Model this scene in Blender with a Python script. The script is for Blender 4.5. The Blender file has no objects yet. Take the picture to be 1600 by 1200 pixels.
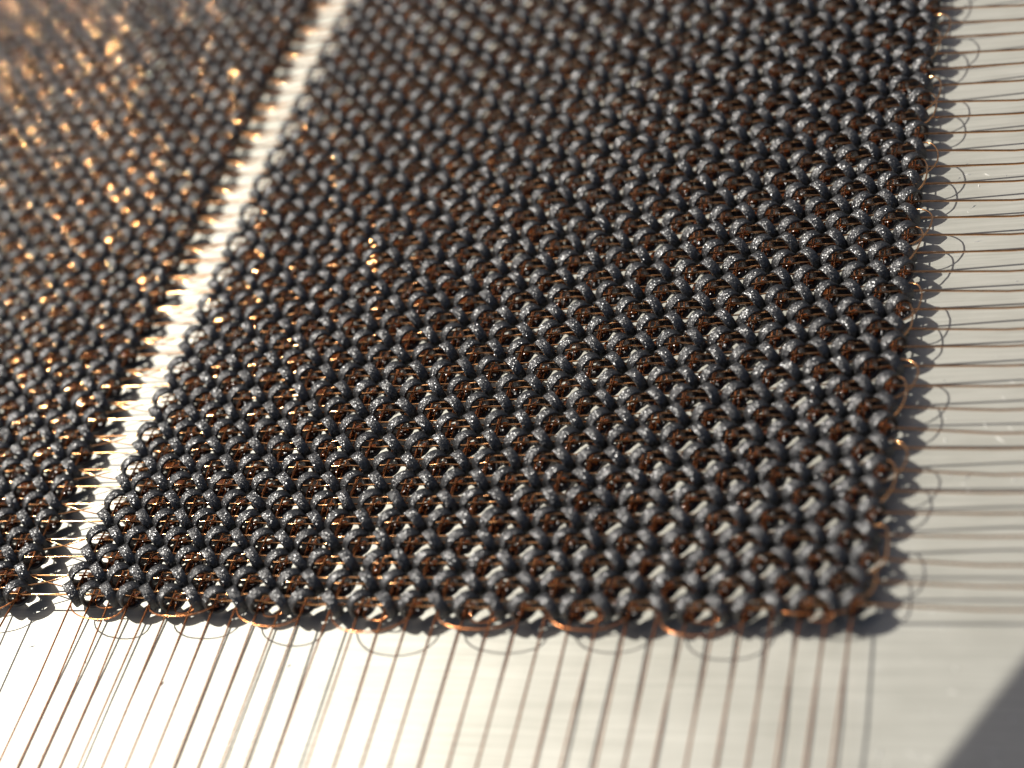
import bpy, math, random
import numpy as np

scene = bpy.context.scene
col = scene.collection
random.seed(7)
rng = np.random.default_rng(7)
P = 0.1                                  # spacing of the cores, in Blender units

# ------------------------------------------------------------------ camera
from mathutils import Matrix, Vector
cam_data = bpy.data.cameras.new('camera')
cam = bpy.data.objects.new('camera', cam_data)
col.objects.link(cam)
right = Vector((0.92922933, 0.22407751, -0.29380626))
down = Vector((-0.03768573, -0.73351899, -0.67862337))
fwd = Vector((-0.36757671, 0.64166904, -0.67316284))
CAM = Vector((26.30835823, -48.89508705, 47.81082301))
m = Matrix((right, -down, -fwd)).transposed().to_4x4()
m.translation = CAM * P
cam.matrix_world = m
cam_data.sensor_width = 36.0
cam_data.lens = 36.0 * 2807.1 / 1600.0
cam_data.clip_start = 0.05
cam_data.clip_end = 500.0
cam_data.dof.use_dof = True
cam_data.dof.focus_distance = 7.10
cam_data.dof.aperture_fstop = (cam_data.lens / 1000.0) / 0.155
scene.camera = cam

# ------------------------------------------------------------------ sky and sun
SUN = Vector((-0.78, 0.22, 1.0)).normalized()
elev = math.asin(SUN.z)
world = bpy.data.worlds.new('World')
scene.world = world
world.use_nodes = True
wn = world.node_tree
bg = wn.nodes['Background']
sky = wn.nodes.new('ShaderNodeTexSky')
sky.sky_type = 'NISHITA'
sky.sun_disc = False
sky.sun_elevation = elev
sky.sun_rotation = math.atan2(SUN.x, SUN.y)
wn.links.new(sky.outputs[0], bg.inputs[0])
sky.air_density = 0.75
sky.dust_density = 4.0
sky.ozone_density = 0.0
bg.inputs[1].default_value = 0.064
sun_data = bpy.data.lights.new('sun', 'SUN')
sun_data.energy = 5.0
sun_data.angle = math.radians(0.5)
sun_data.color = (1.0, 0.965, 0.89)
sun = bpy.data.objects.new('sun', sun_data)
sun.rotation_euler = SUN.to_track_quat('Z', 'Y').to_euler()
sun.location = (-4, 2, 6)
col.objects.link(sun)

scene.view_settings.view_transform = 'Standard'
scene.view_settings.look = 'None'
scene.view_settings.exposure = 0.0
scene.view_settings.gamma = 1.0
scene.render.engine = 'CYCLES'
scene.cycles.use_denoising = True
scene.cycles.denoiser = 'OPENIMAGEDENOISE'
scene.cycles.max_bounces = 8
scene.cycles.glossy_bounces = 4
scene.cycles.transmission_bounces = 6
scene.cycles.sample_clamp_direct = 0.0
scene.cycles.sample_clamp_indirect = 6.0
scene.cycles.caustics_reflective = False
scene.cycles.caustics_refractive = False


# ------------------------------------------------------------------ materials
def new_mat(name):
    mt = bpy.data.materials.new(name)
    mt.use_nodes = True
    nt = mt.node_tree
    return mt, nt, nt.nodes['Principled BSDF']


def node(nt, kind, **kw):
    n = nt.nodes.new(kind)
    for k, v in kw.items():
        setattr(n, k, v)
    return n


def ramp(nt, fac, stops):
    r = nt.nodes.new('ShaderNodeValToRGB')
    el = r.color_ramp.elements
    el[0].position, el[0].color = stops[0][0], (*stops[0][1], 1)
    el[1].position, el[1].color = stops[-1][0], (*stops[-1][1], 1)
    for p, c in stops[1:-1]:
        e = el.new(p)
        e.color = (*c, 1)
    nt.links.new(fac, r.inputs[0])
    return r.outputs[0]


def ferrite_material():
    mt, nt, b = new_mat('sintered_ferrite')
    L = nt.links.new
    geo = node(nt, 'ShaderNodeNewGeometry')
    vor = node(nt, 'ShaderNodeTexVoronoi')
    vor.inputs['Scale'].default_value = 1.0 / (0.030 * P)
    L(geo.outputs['Position'], vor.inputs['Vector'])
    sub = node(nt, 'ShaderNodeVectorMath', operation='SUBTRACT')
    L(vor.outputs['Color'], sub.inputs[0])
    sub.inputs[1].default_value = (0.5, 0.5, 0.5)

    def facet(amount):
        mul = node(nt, 'ShaderNodeVectorMath', operation='SCALE')
        L(sub.outputs[0], mul.inputs[0])
        mul.inputs['Scale'].default_value = amount
        add = node(nt, 'ShaderNodeVectorMath', operation='ADD')
        L(geo.outputs['Normal'], add.inputs[0])
        L(mul.outputs[0], add.inputs[1])
        nrm = node(nt, 'ShaderNodeVectorMath', operation='NORMALIZE')
        L(add.outputs[0], nrm.inputs[0])
        return nrm.outputs[0]

    sep = node(nt, 'ShaderNodeSeparateColor')
    L(vor.outputs['Color'], sep.inputs[0])
    c = ramp(nt, sep.outputs[1], [(0.0, (0.007, 0.0068, 0.0066)), (0.6, (0.017, 0.0168, 0.0168)), (1.0, (0.056, 0.055, 0.055))])
    L(c, b.inputs['Base Color'])
    L(facet(0.4), b.inputs['Normal'])
    big = node(nt, 'ShaderNodeTexNoise')
    big.inputs['Scale'].default_value = 1.0 / (1.3 * P)
    L(geo.outputs['Position'], big.inputs['Vector'])
    rr = node(nt, 'ShaderNodeMapRange')
    L(big.outputs[0], rr.inputs[0])
    rr.inputs['From Min'].default_value = 0.3
    rr.inputs['From Max'].default_value = 0.7
    rr.inputs['To Min'].default_value = 0.30
    rr.inputs['To Max'].default_value = 0.55
    L(rr.outputs[0], b.inputs['Roughness'])
    b.inputs['Specular IOR Level'].default_value = 0.25
    gl = node(nt, 'ShaderNodeBsdfGlossy')
    gl.inputs['Roughness'].default_value = 0.30
    gl.inputs['Color'].default_value = (0.46, 0.455, 0.455, 1)
    L(facet(1.0), gl.inputs['Normal'])
    mix = node(nt, 'ShaderNodeMixShader')
    mix.inputs[0].default_value = 0.20
    L(b.outputs[0], mix.inputs[1])
    L(gl.outputs[0], mix.inputs[2])
    L(mix.outputs[0], nt.nodes['Material Output'].inputs[0])
    return mt


def copper_material(name, base, rough):
    mt, nt, b = new_mat(name)
    L = nt.links.new
    geo = node(nt, 'ShaderNodeNewGeometry')
    ns = node(nt, 'ShaderNodeTexNoise')
    ns.inputs['Scale'].default_value = 1.0 / (0.35 * P)
    L(geo.outputs['Position'], ns.inputs['Vector'])
    c = ramp(nt, ns.outputs[0], [(0.3, tuple(x * 0.72 for x in base)), (0.7, base)])
    L(c, b.inputs['Base Color'])
    b.inputs['Metallic'].default_value = 1.0
    b.inputs['Roughness'].default_value = rough
    b.inputs['Coat Weight'].default_value = 0.5
    b.inputs['Coat Roughness'].default_value = 0.12
    n2 = node(nt, 'ShaderNodeTexNoise')
    n2.inputs['Scale'].default_value = 1.0 / (0.05 * P)
    L(geo.outputs['Position'], n2.inputs['Vector'])
    bp = node(nt, 'ShaderNodeBump')
    bp.inputs['Strength'].default_value = 0.03
    bp.inputs['Distance'].default_value = 0.01 * P
    L(n2.outputs[0], bp.inputs['Height'])
    L(bp.outputs[0], b.inputs['Normal'])
    return mt


def resin_material():
    mt, nt, b = new_mat('amber_resin')
    b.inputs['Base Color'].default_value = (0.17, 0.042, 0.008, 1)
    b.inputs['Roughness'].default_value = 0.17
    b.inputs['IOR'].default_value = 1.5
    b.inputs['Transmission Weight'].default_value = 0.35
    return mt


def plate_material():
    mt, nt, b = new_mat('brushed_plate')
    L = nt.links.new
    tc = node(nt, 'ShaderNodeTexCoord')
    mp = node(nt, 'ShaderNodeMapping')
    mp.inputs['Scale'].default_value = (0.10 / P, 5.5 / P, 1.0)
    L(tc.outputs['Object'], mp.inputs[0])
    n1 = node(nt, 'ShaderNodeTexNoise')
    n1.inputs['Scale'].default_value = 1.0
    n1.inputs['Detail'].default_value = 4.0
    L(mp.outputs[0], n1.inputs['Vector'])
    n2 = node(nt, 'ShaderNodeTexNoise')
    n2.inputs['Scale'].default_value = 0.35 / P
    n2.inputs['Detail'].default_value = 6.0
    L(tc.outputs['Object'], n2.inputs['Vector'])
    mp2 = node(nt, 'ShaderNodeMapping')
    mp2.inputs['Scale'].default_value = (0.45 / P, 11.0 / P, 1.0)
    mp2.inputs['Rotation'].default_value = (0, 0, 0.03)
    L(tc.outputs['Object'], mp2.inputs[0])
    n3 = node(nt, 'ShaderNodeTexNoise')
    n3.inputs['Scale'].default_value = 1.0
    n3.inputs['Detail'].default_value = 3.0
    L(mp2.outputs[0], n3.inputs['Vector'])
    mx = node(nt, 'ShaderNodeMix', data_type='FLOAT')
    mx.inputs[0].default_value = 0.45
    L(n1.outputs[0], mx.inputs[2])
    L(n3.outputs[0], mx.inputs[3])
    c1 = ramp(nt, mx.outputs[0], [(0.30, (0.455, 0.445, 0.39)), (0.70, (0.625, 0.612, 0.545))])
    gr = ramp(nt, n2.outputs[0], [(0.30, (0.88, 0.88, 0.87)), (0.62, (1, 1, 1))])
    mul = node(nt, 'ShaderNodeMix', data_type='RGBA', blend_type='MULTIPLY')
    mul.inputs[0].default_value = 1.0
    L(c1, mul.inputs[6])
    L(gr, mul.inputs[7])
    L(mul.outputs[2], b.inputs['Base Color'])
    b.inputs['Metallic'].default_value = 0.48
    b.inputs['Roughness'].default_value = 0.56
    b.inputs['Anisotropic'].default_value = 0.72
    b.inputs['Anisotropic Rotation'].default_value = 0.25
    tg = node(nt, 'ShaderNodeTangent', direction_type='UV_MAP')
    tg.uv_map = 'grain'
    L(tg.outputs[0], b.inputs['Tangent'])
    bp = node(nt, 'ShaderNodeBump')
    bp.inputs['Strength'].default_value = 0.2
    bp.inputs['Distance'].default_value = 0.02 * P
    L(mx.outputs[0], bp.inputs['Height'])
    L(bp.outputs[0], b.inputs['Normal'])
    return mt


FERRITE = ferrite_material()
COPPER = copper_material('enamelled_copper', (0.90, 0.45, 0.18), 0.12)
COPPER2 = copper_material('enamelled_copper_dark', (0.72, 0.27, 0.09), 0.22)
RESIN = resin_material()
PLATE = plate_material()
black_mat, nt_, b_ = new_mat('shade_panel_grey')  # for the added shade panel and its cord
b_.inputs['Base Color'].default_value = (0.25, 0.25, 0.25, 1)
b_.inputs['Roughness'].default_value = 0.5


# ------------------------------------------------------------------ helpers
def mesh_from(name, verts, faces, mat, smooth=True):
    me = bpy.data.meshes.new(name)
    me.from_pydata([tuple(v) for v in verts], [], faces)
    me.materials.append(mat)
    if smooth:
        me.polygons.foreach_set('use_smooth', [True] * len(me.polygons))
    me.update()
    return me


def mesh_quads(name, verts, quads, mat):
    """Fast mesh of quads from numpy arrays."""
    me = bpy.data.meshes.new(name)
    nv, nq = len(verts), len(quads)
    me.vertices.add(nv)
    me.vertices.foreach_set('co', np.ascontiguousarray(verts, dtype=np.float32).ravel())
    me.loops.add(nq * 4)
    me.loops.foreach_set('vertex_index', np.ascontiguousarray(quads, dtype=np.int32).ravel())
    me.polygons.add(nq)
    me.polygons.foreach_set('loop_start', np.arange(0, nq * 4, 4, dtype=np.int32))
    me.polygons.foreach_set('use_smooth', np.ones(nq, dtype=bool))
    me.materials.append(mat)
    me.update(calc_edges=True)
    me.validate()
    return me


def link(name, me, parent=None):
    o = bpy.data.objects.new(name, me)
    col.objects.link(o)
    if parent is not None:
        o.parent = parent
    return o


def tag(o, label=None, cat=None, group=None, kind=None):
    if label: o['label'] = label
    if cat: o['category'] = cat
    if group: o['group'] = group
    if kind: o['kind'] = kind
    return o


def tube(points, radius, n=6):
    """Verts and quads of a tube along a polyline (numpy)."""
    p = np.asarray(points, dtype=float)
    t = np.gradient(p, axis=0)
    t /= np.linalg.norm(t, axis=1)[:, None] + 1e-12
    up = np.tile(np.array([0.0, 0.0, 1.0]), (len(p), 1))
    s = np.cross(t, up)
    bad = np.linalg.norm(s, axis=1) < 1e-3
    s[bad] = np.array([1.0, 0, 0])
    s /= np.linalg.norm(s, axis=1)[:, None]
    u = np.cross(s, t)
    a = np.arange(n) * 2 * math.pi / n
    v = p[:, None, :] + radius * (np.cos(a)[None, :, None] * s[:, None, :] + np.sin(a)[None, :, None] * u[:, None, :])
    v = v.reshape(-1, 3)
    i = np.arange(len(p) - 1)[:, None] * n
    k = np.arange(n)[None, :]
    k2 = (k + 1) % n
    q = np.stack([i + k, i + k2, i + n + k2, i + n + k], -1).reshape(-1, 4)
    return v, q


def tubes_mesh(name, lines, radius, mat, n=6):
    V, Q, off = [], [], 0
    for ln in lines:
        v, q = tube(ln, radius, n)
        V.append(v); Q.append(q + off); off += len(v)
    return mesh_quads(name, np.concatenate(V), np.concatenate(Q), mat)


ONES = ['', 'first', 'second', 'third', 'fourth', 'fifth', 'sixth', 'seventh', 'eighth', 'ninth', 'tenth', 'eleventh',
        'twelfth', 'thirteenth', 'fourteenth', 'fifteenth', 'sixteenth', 'seventeenth', 'eighteenth', 'nineteenth']
TENS = {20: 'twent', 30: 'thirt', 40: 'fort', 50: 'fift', 60: 'sixt'}


def ordinal(n):
    if n < 20: return ONES[n]
    t, o = n - n % 10, n % 10
    return TENS[t] + ('ieth' if o == 0 else 'y-' + ONES[o])


# ------------------------------------------------------------------ the lattice of the two mats (units of P)
NC = 32                 # cores across one mat
NR = 50                 # rows built, front edge to beyond the far end of the view
NL = 28                 # columns of the left mat that are built (counted from its right edge)
GAP = 34.30             # from a column of the right mat to the same column of the left mat
W0 = np.array([0.0565, 0.9209, -0.16, -0.0336, -0.0161, -0.0714, -0.97, -0.0722, -0.2074, 0.2665])
W1 = np.array([-0.438, -0.0736, 0.3677, 0.1949, 0.2235, 0.9823, 0.2068, -0.2003, -0.0159, 0.1495])
KC = [1, 3, 5, 7, 9, 11, 13, 15, 17, 19, 21, 23, 25, 27, 29, 31]
KD = [.12, .07, 0, .02, -.04, -.3, .04, .02, .07, .09, -.05, -.05, .04, .06, .1, -.02]


def pos(c, r, left=False):
    """Where column c, row r of a mat lies: a square grid, slightly uneven as hand-threaded mats are."""
    c = np.asarray(c, float); r = np.asarray(r, float)
    cc = np.full_like(c, 0.0) if left else c
    a = np.clip((cc - 15.5) / 16, -0.97, 0.97)
    b = np.clip((r - 18) / 20, -0.9, 1.0)
    B = np.stack([a ** 0, a, b, a * a, a * b, b * b, a ** 3, a * a * b, a * b * b, b ** 3], -1)
    du, dv = B @ W0, B @ W1
    if not left:
        du = du + np.exp(-np.maximum(r, 0) / 5.0) * np.interp(c, KC, KD)
    x = c + du
    if left:
        x = x - GAP + 0.75 * np.exp(-np.maximum(r, 0) / 6.0)
    y = r + dv
    return (x - 16) * P, (y - 14) * P


def sag(c, r):
    # the mats hang nearer to the plate towards the gap and away from the front edge
    c = np.asarray(c, float)
    w = np.where(c > 39, 1.0, np.clip(1 - c / 18.0, 0, 1))
    low = -0.24 * w * (1 - 0.75 * np.exp(-np.maximum(r, 0) / 4.0))
    return low + 0.05 * np.sin(c * 0.37 + 1.0) * np.sin(r * 0.29 + 0.4) + 0.03 * np.sin(c * 0.9 + r * 0.6)


Z_PLATE = -0.90 * P

# ------------------------------------------------------------------ the plate under the mats
E_ = 40.0
me = bpy.data.meshes.new('base_plate')
me.from_pydata([(-E_, -E_, Z_PLATE), (E_, -E_, Z_PLATE), (E_, E_, Z_PLATE), (-E_, E_, Z_PLATE)], [], [(0, 1, 2, 3)])
uv = me.uv_layers.new(name='grain')
for i, q in enumerate([(0, 0), (1, 0), (1, 1), (0, 1)]):
    uv.data[i].uv = q
me.materials.append(PLATE)
plate = link('base_plate', me)
tag(plate, 'pale brushed metal plate under the core mats', None, None, 'structure')

# ------------------------------------------------------------------ one ferrite core
R_OUT, R_IN, H_AX = 0.535, 0.415, 0.42


def core_mesh_arrays(n, ch=0.022):
    h = H_AX / 2
    prof = [(R_OUT, -h + ch), (R_OUT, h - ch), (R_OUT - ch, h), (R_IN + ch, h), (R_IN, h - ch), (R_IN, -h + ch), (R_IN + ch, -h), (R_OUT - ch, -h)]
    k = len(prof)
    V = np.zeros((n, k, 3))
    for i in range(n):
        t = 2 * math.pi * (i + 0.5) / n
        for j, (rr, a) in enumerate(prof):
            V[i, j] = (rr * math.cos(t), a, rr * math.sin(t))      # ring stands in the xz plane, its axis along y
    V = V.reshape(-1, 3) * P
    Q = []
    for i in range(n):
        i2 = (i + 1) % n
        for j in range(k):
            j2 = (j + 1) % k
            Q.append((i * k + j, i * k + j2, i2 * k + j2, i2 * k + j))
    return V, np.array(Q)


def flip(Q):
    return Q[:, ::-1]


CV, CQ = core_mesh_arrays(30)
FV, FQ = core_mesh_arrays(18)
CORE_ME = mesh_quads('core', CV, CQ, FERRITE)


def drop_arrays(nu=8, nv=6):
    V = [(0, 0, 1.0)]
    V = []
    for j in range(nv + 1):
        ph = math.pi * (j + 0.02) / (nv + 0.04)
        for i in range(nu):
            t = 2 * math.pi * i / nu
            V.append((math.sin(ph) * math.cos(t), math.sin(ph) * math.sin(t), math.cos(ph)))
    Q = []
    for j in range(nv):
        for i in range(nu):
            i2 = (i + 1) % nu
            Q.append((j * nu + i, (j + 1) * nu + i, (j + 1) * nu + i2, j * nu + i2))
    return np.array(V), np.array(Q)


DV, DQ = drop_arrays(10, 8)


def rot_matrix(az, tilt, roll):
    ca, sa = math.cos(az), math.sin(az)
    Rz = np.array([[ca, -sa, 0], [sa, ca, 0], [0, 0, 1]])
    ct, st = math.cos(tilt), math.sin(tilt)
    Rx = np.array([[1, 0, 0], [0, ct, -st], [0, st, ct]])
    cr, sr = math.cos(roll), math.sin(roll)
    Ry = np.array([[cr, 0, sr], [0, 1, 0], [-sr, 0, cr]])
    return Rz @ Rx @ Ry


def in_frame(p, margin=1.0):
    d = Vector(p) - CAM * P
    z = d.dot(fwd)
    return abs(d.dot(right) / z) < margin * 800 / 2807.1 and abs(d.dot(down) / z) < margin * 600 / 2807.1, z


def build_mat(label, left):
    ox, oy = pos(15.5, 0, left)
    root = bpy.data.objects.new('core_mat', None)
    col.objects.link(root)
    root.location = (float(ox), float(oy), Z_PLATE)
    root.empty_display_size = 0.2
    tag(root, label, 'core mat', 'mats of threaded ferrite cores')
    cores, drops = [], []
    for r in range(NR):
        for c in range((NC - NL) if left else 0, NC):
            x, y = pos(c, r, left)
            z = float(sag(c + (40 if left else 0), r) + rng.normal(0, 0.02)) * P
            kind_a = (c + r) % 2 == 1
            # neighbours lean with one another in drifting patches, plus a little of their own
            lean = 0.06 * math.sin(c * 0.8 + r * 0.5) + rng.normal(0, 0.045)
            az = (math.pi / 4 if kind_a else -math.pi / 4) + rng.normal(0, 0.05)
            M = rot_matrix(az, lean, rng.uniform(0, 6.28))
            p = np.array([float(x), float(y), z])
            ok, dist = in_frame(p)
            cores.append((0 if ok else 1, dist, p, M))
            # varnish that gathered in the lower part of the hole
            for along, h in ((-0.13, -0.29), (0.17, -0.24)):
                s = rng.uniform(0.8, 1.2)
                D = DV * np.array([0.17 * s, 0.14 * s, 0.075 * s])
                lum = 1 + 0.10 * np.sin(DV @ rng.normal(0, 2.5, 3))
                D = D * lum[:, None] + np.array([along, 0, 0])
                D = D @ rot_matrix(az, rng.normal(0, 0.15), 0).T
                D = D + np.array([rng.normal(0.0, 0.02), rng.normal(0, 0.02), h])
                drops.append(D * P + p)
            # here and there the varnish has skinned over the open cell beside the core
            if not kind_a and c < NC - 1 and r < NR - 1 and rng.random() < 0.45:
                s = rng.uniform(0.8, 1.25)
                D = DV * np.array([0.27 * s, 0.25 * s, 0.04])
                D = D @ rot_matrix(rng.uniform(0, 3), 0.15, 0).T
                D = D + np.array([0.5 + rng.normal(0, 0.06), 0.5 + rng.normal(0, 0.06), -0.33])
                drops.append(D * P + p)
    cores.sort(key=lambda t: (t[0], t[1]))
    base = np.array(root.location)
    for _, _, p, M in cores[:300]:
        o = bpy.data.objects.new('core', CORE_ME)
        mw = Matrix([list(row) for row in M]).to_4x4()
        mw.translation = Vector(p - base)
        o.parent = root
        o.matrix_local = mw
        col.objects.link(o)
    V, Q, off = [], [], 0
    for ok, _, p, M in cores[300:]:
        v, q = (FV, FQ) if ok else (FV, FQ)
        V.append(v @ M.T + (p - base)); Q.append(q + off); off += len(v)
    o = link('cores', mesh_quads('cores', np.concatenate(V), np.concatenate(Q), FERRITE), root)
    tag(o, kind='stuff')
    n = len(DV)
    V = np.concatenate(drops) - base
    Q = np.concatenate([DQ + i * n for i in range(len(drops))])
    o = link('resin_drops', mesh_quads('resin_drops', V, Q, RESIN), root)
    tag(o, kind='stuff')
    return root


build_mat('wide mat of dark grey ferrite cores filling the middle, right of the pale gap', False)
build_mat('mat of dark ferrite cores glinting out of focus, left of the pale gap', True)

# ------------------------------------------------------------------ wires
X_FAR = 62.0            # how far a wire runs on past the mats
Y_FAR = 60.0
R_W = 0.041


def row_line(r, dr, z, c0, c1, left, step=0.34, weave=0.025):
    c = np.arange(c0, c1 + 1e-6, step)
    x, y = pos(c, np.full_like(c, r + dr), left)
    zz = (z + sag(c + (40 if left else 0), r) + weave * np.sin(c * math.pi + r) + rng.normal(0, 0.016 if left else 0.010, len(c))) * P
    return np.stack([x, y, zz], -1)


def col_line(c, dc, z, r0, r1, left, step=0.34, weave=0.025):
    r = np.arange(r0, r1 + 1e-6, step)
    x, y = pos(np.full_like(r, c + dc), r, left)
    zz = (z + sag(c + (40 if left else 0), r) + weave * np.sin(r * math.pi + c) + rng.normal(0, 0.008, len(r))) * P
    return np.stack([x, y, zz], -1)


C_L0 = NC - NL
# drive wires along the rows: right of the frame, through the right mat, over the gap, through the left mat
for r in range(NR):
    A = row_line(r, -0.02, -0.03, C_L0 - 8, 31, True)
    B = row_line(r, -0.02, -0.03, 0, 31, False)
    e = B[-1].copy()
    j1, j2 = random.gauss(0, 0.10), random.gauss(0, 0.004)
    tail = []
    for d in (1.2, 2.5, 4, 6, 9, 13, 18, 26, 40):
        s = min(1.0, d / 4.0)
        tail.append((e[0] + d * P, e[1] + (j1 * s + j2 * d) * P, e[2] - 0.28 * s * P))
    o = link('copper_wire', tubes_mesh('copper_wire', [np.concatenate([A, B, np.array(tail)])], 0.046 * P, COPPER))
    tag(o, 'fine copper wire threaded across both core mats, %s row back from the front edge' % ordinal(r + 1), 'wire',
        'copper wires threaded across both mats')

# drive wires along the columns, out past the front edge
for left in (False, True):
    for c in range(C_L0 if left else 0, NC):
        B = col_line(c, -0.07, -0.14, 0, NR - 1, left)
        s0 = B[0].copy()
        j1, j2, j3 = random.gauss(0, 0.04), random.gauss(0, 0.003), random.gauss(0, 0.02)
        tail = []
        for d in (40, 26, 18, 13, 9, 6, 4, 2.5, 1.2):
            s = min(1.0, d / 4.0)
            tail.append((s0[0] + (j1 * s + j2 * d) * P, s0[1] - d * P, s0[2] * (1 - s) + s * (Z_PLATE + (0.59 + 0.0125 * c + j3) * P)))
        o = link('copper_wire', tubes_mesh('copper_wire', [np.concatenate([np.array(tail), B])], R_W * P, COPPER2))
        if left:
            lab = 'fine copper wire leaving the front edge of the left mat, %s from the gap' % ordinal(NC - c)
        else:
            lab = "fine copper wire leaving the wide mat's front edge, %s from the gap" % ordinal(c + 1)
        tag(o, lab, 'wire', 'copper wires leaving the front edges of the mats')


def arc(p0, p1, out, lift, n=15, skew=0.0):
    """A loop from p0 to p1 bulging along the vector out."""
    p0, p1, out = map(np.asarray, (p0, p1, out))
    t = np.linspace(0, 1, n)[1:-1]
    s = np.sin(math.pi * t) ** 0.75
    w = 0.5 - 0.5 * np.cos(math.pi * t)
    pts = p0[None] * (1 - w[:, None]) + p1[None] * w[:, None] + s[:, None] * out[None]
    pts[:, 2] += lift * np.sin(math.pi * t) * (1 + skew * (t - 0.5))
    k1, k2 = rng.normal(0, 0.05, 2)
    pts[:, 0] += P * k1 * np.sin(2 * math.pi * t + k2 * 20)
    pts[:, 1] += P * k2 * np.sin(2 * math.pi * t + k1 * 30)
    pts += rng.normal(0, 0.006 * P, pts.shape)
    return pts


def bridge(A, B, n=3):
    t = np.linspace(0, 1, n + 2)[1:-1][:, None]
    w = A[-1][None] * (1 - t) + B[0][None] * t
    w[:, 2] -= 0.22 * P * np.sin(math.pi * t[:, 0])
    return w


# sense wires: pairs of rows joined by a loop at the right edge; in the gap they swap rows
Z_S = 0.22
k = 0
for mrow in range(0, NR - 3, 4):
    for off in (0, 1):
        ra, rb = mrow + off, mrow + off + 2
        ends = []
        for r in (ra, rb):
            A = row_line(r ^ 1, 0.09, Z_S, C_L0 - 8, 30.9, True)
            B = row_line(r, 0.09, Z_S, 0.1, 31.25, False)
            ends.append(np.concatenate([A, bridge(A, B), B]))
        pa, pb = ends[0][-1], ends[1][-1]
        bul = random.uniform(0.85, 1.05) if off else random.uniform(0.62, 0.82)
        lp = arc(pb, pa, (bul * P, 0.1 * P, 0), random.uniform(0.05, 0.25) * P)
        line = np.concatenate([ends[1], lp, ends[0][::-1]])
        o = link('looped_wire', tubes_mesh('looped_wire', [line], 0.033 * P, COPPER))
        k += 1
        tag(o, 'copper wire curling past the right edge, %s loop from the front corner' % ordinal(k),
            'wire', 'looped wires along the right edge')

# inhibit wires: columns joined by long loops at the front edge
for left in (False, True):
    k = 0
    for m4 in range(0, NC, 4):
        if left and m4 < C_L0: continue
        for (ca, cb, big) in ((m4, m4 + 3, True), (m4 + 1, m4 + 2, False)):
            A = col_line(ca, 0.10, 0.05 if big else -0.25, -0.1, NR - 1, left)[::-1]
            B = col_line(cb, 0.10, 0.05 if big else -0.25, -0.1, NR - 1, left)
            bul = random.uniform(0.85, 1.3) if big else random.uniform(0.3, 0.42)
            if big and not left and m4 == 28: bul = 0.45
            lp = arc(A[-1], B[0], (0.12 * P * random.uniform(-1, 1), -bul * P, 0), random.uniform(0.02, 0.2) * P if big else -0.1 * P,
                     skew=random.uniform(-0.6, 0.6))
            o = link('looped_wire', tubes_mesh('looped_wire', [np.concatenate([A, lp, B])], 0.032 * P, COPPER2))
            i = (m4 // 4 + 1) if not left else (NC - m4) // 4
            lab = "%s copper wire looping %s the %s mat's front edge, %s from the gap" % (
                'long' if big else 'short', 'past' if big else 'under', 'left' if left else 'wide', ordinal(i))
            tag(o, lab, 'wire', 'looped wires along the front edges')

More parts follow.
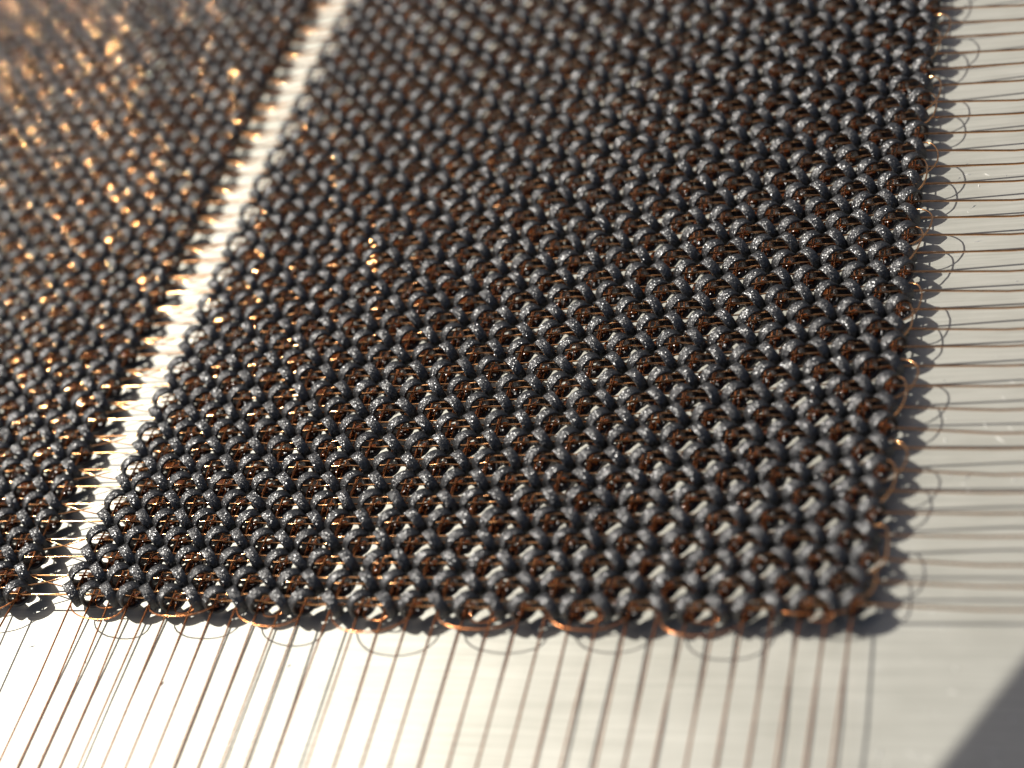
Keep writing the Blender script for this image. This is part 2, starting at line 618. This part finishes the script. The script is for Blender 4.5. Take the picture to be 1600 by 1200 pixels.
# ------------------------------------------------------------------ specks of dust and lint lying on the plate
dust_mat, nt_, b_ = new_mat('dust')
b_.inputs['Base Color'].default_value = (0.75, 0.73, 0.68, 1)
b_.inputs['Roughness'].default_value = 0.4
V, F = [], []
for i in range(260):
    x, y = (random.uniform(-22, 26) * P, random.uniform(-26, 10) * P)
    if i % 2: x = random.uniform(15.6, 26) * P
    s_, a = random.uniform(0.02, 0.07) * P, random.uniform(0, 6.28)
    l_ = s_ * random.uniform(1, 4)
    ca, sa = math.cos(a), math.sin(a)
    o0 = len(V)
    for u, v, w in ((-1, 0, 0), (0, -0.6, 0), (1, 0, 0), (0, 0.6, 0), (0.1, 0, 0.7)):
        V.append((x + (u * ca * l_ - v * sa * s_), y + (u * sa * l_ + v * ca * s_), Z_PLATE + 0.002 * P + w * s_))
    F += [(o0, o0 + 1, o0 + 4), (o0 + 1, o0 + 2, o0 + 4), (o0 + 2, o0 + 3, o0 + 4), (o0 + 3, o0, o0 + 4)]
dust = link('dust', mesh_from('dust', V, F, dust_mat, False))
tag(dust, 'pale specks of dust scattered on the metal plate', 'dust', None, 'stuff')

# ------------------------------------------------------------------ unseen panel added above the plate to shade the near right corner
T = 44.0
nrm2, tan2 = np.array([0.866, -0.5]), np.array([0.5, 0.866])
HW, HL, CRN = 7.0, 11.0, 1.6
shade = np.array([19.08, -17.58]) + HW * nrm2
centre = np.array([shade[0], shade[1], -0.90]) + T * np.array([SUN.x / SUN.z, SUN.y / SUN.z, 1.0])
shade_root = bpy.data.objects.new('added_shade_panel', None)
col.objects.link(shade_root)
shade_root.location = tuple(centre * P)
tag(shade_root, 'unseen grey panel added out of view to shade the near right corner', 'tag')
outline = []
for sx, sy, a0 in ((1, 1, 0), (-1, 1, 90), (-1, -1, 180), (1, -1, 270)):
    for k in range(7):
        a = math.radians(a0 + k * 15)
        outline.append((sx * (HW - CRN) + CRN * math.cos(a), sy * (HL - CRN) + CRN * math.sin(a)))
n = len(outline)
V, F = [], []
for z in (-0.12, 0.12):
    for u, v in outline:
        bow = 0.35 * math.cos(v / HL * 1.4) * (1 if u > 0 else -1)
        q2 = (u + bow) * nrm2 + v * tan2
        V.append((q2[0] * P, q2[1] * P, z * P))
F.append(tuple(range(n, 2 * n)))
F.append(tuple(range(n - 1, -1, -1)))
for i in range(n):
    i2 = (i + 1) % n
    F.append((i, i2, n + i2, n + i))
link('shade_panel', mesh_from('shade_panel', V, F, black_mat, False), shade_root)
e2 = -(HL - 1.0) * tan2 * P
cl = [(e2[0], e2[1], 0.1 * P), (e2[0] - 0.2 * P, e2[1] - 0.3 * P, 8 * P), (e2[0] + P, e2[1] - 2 * P, 24 * P), (e2[0] + 2 * P, e2[1] - 5 * P, 50 * P)]
link('cord', tubes_mesh('cord', [cl], 0.2 * P, black_mat), shade_root)  # made-up cord holding the added panel, also out of view
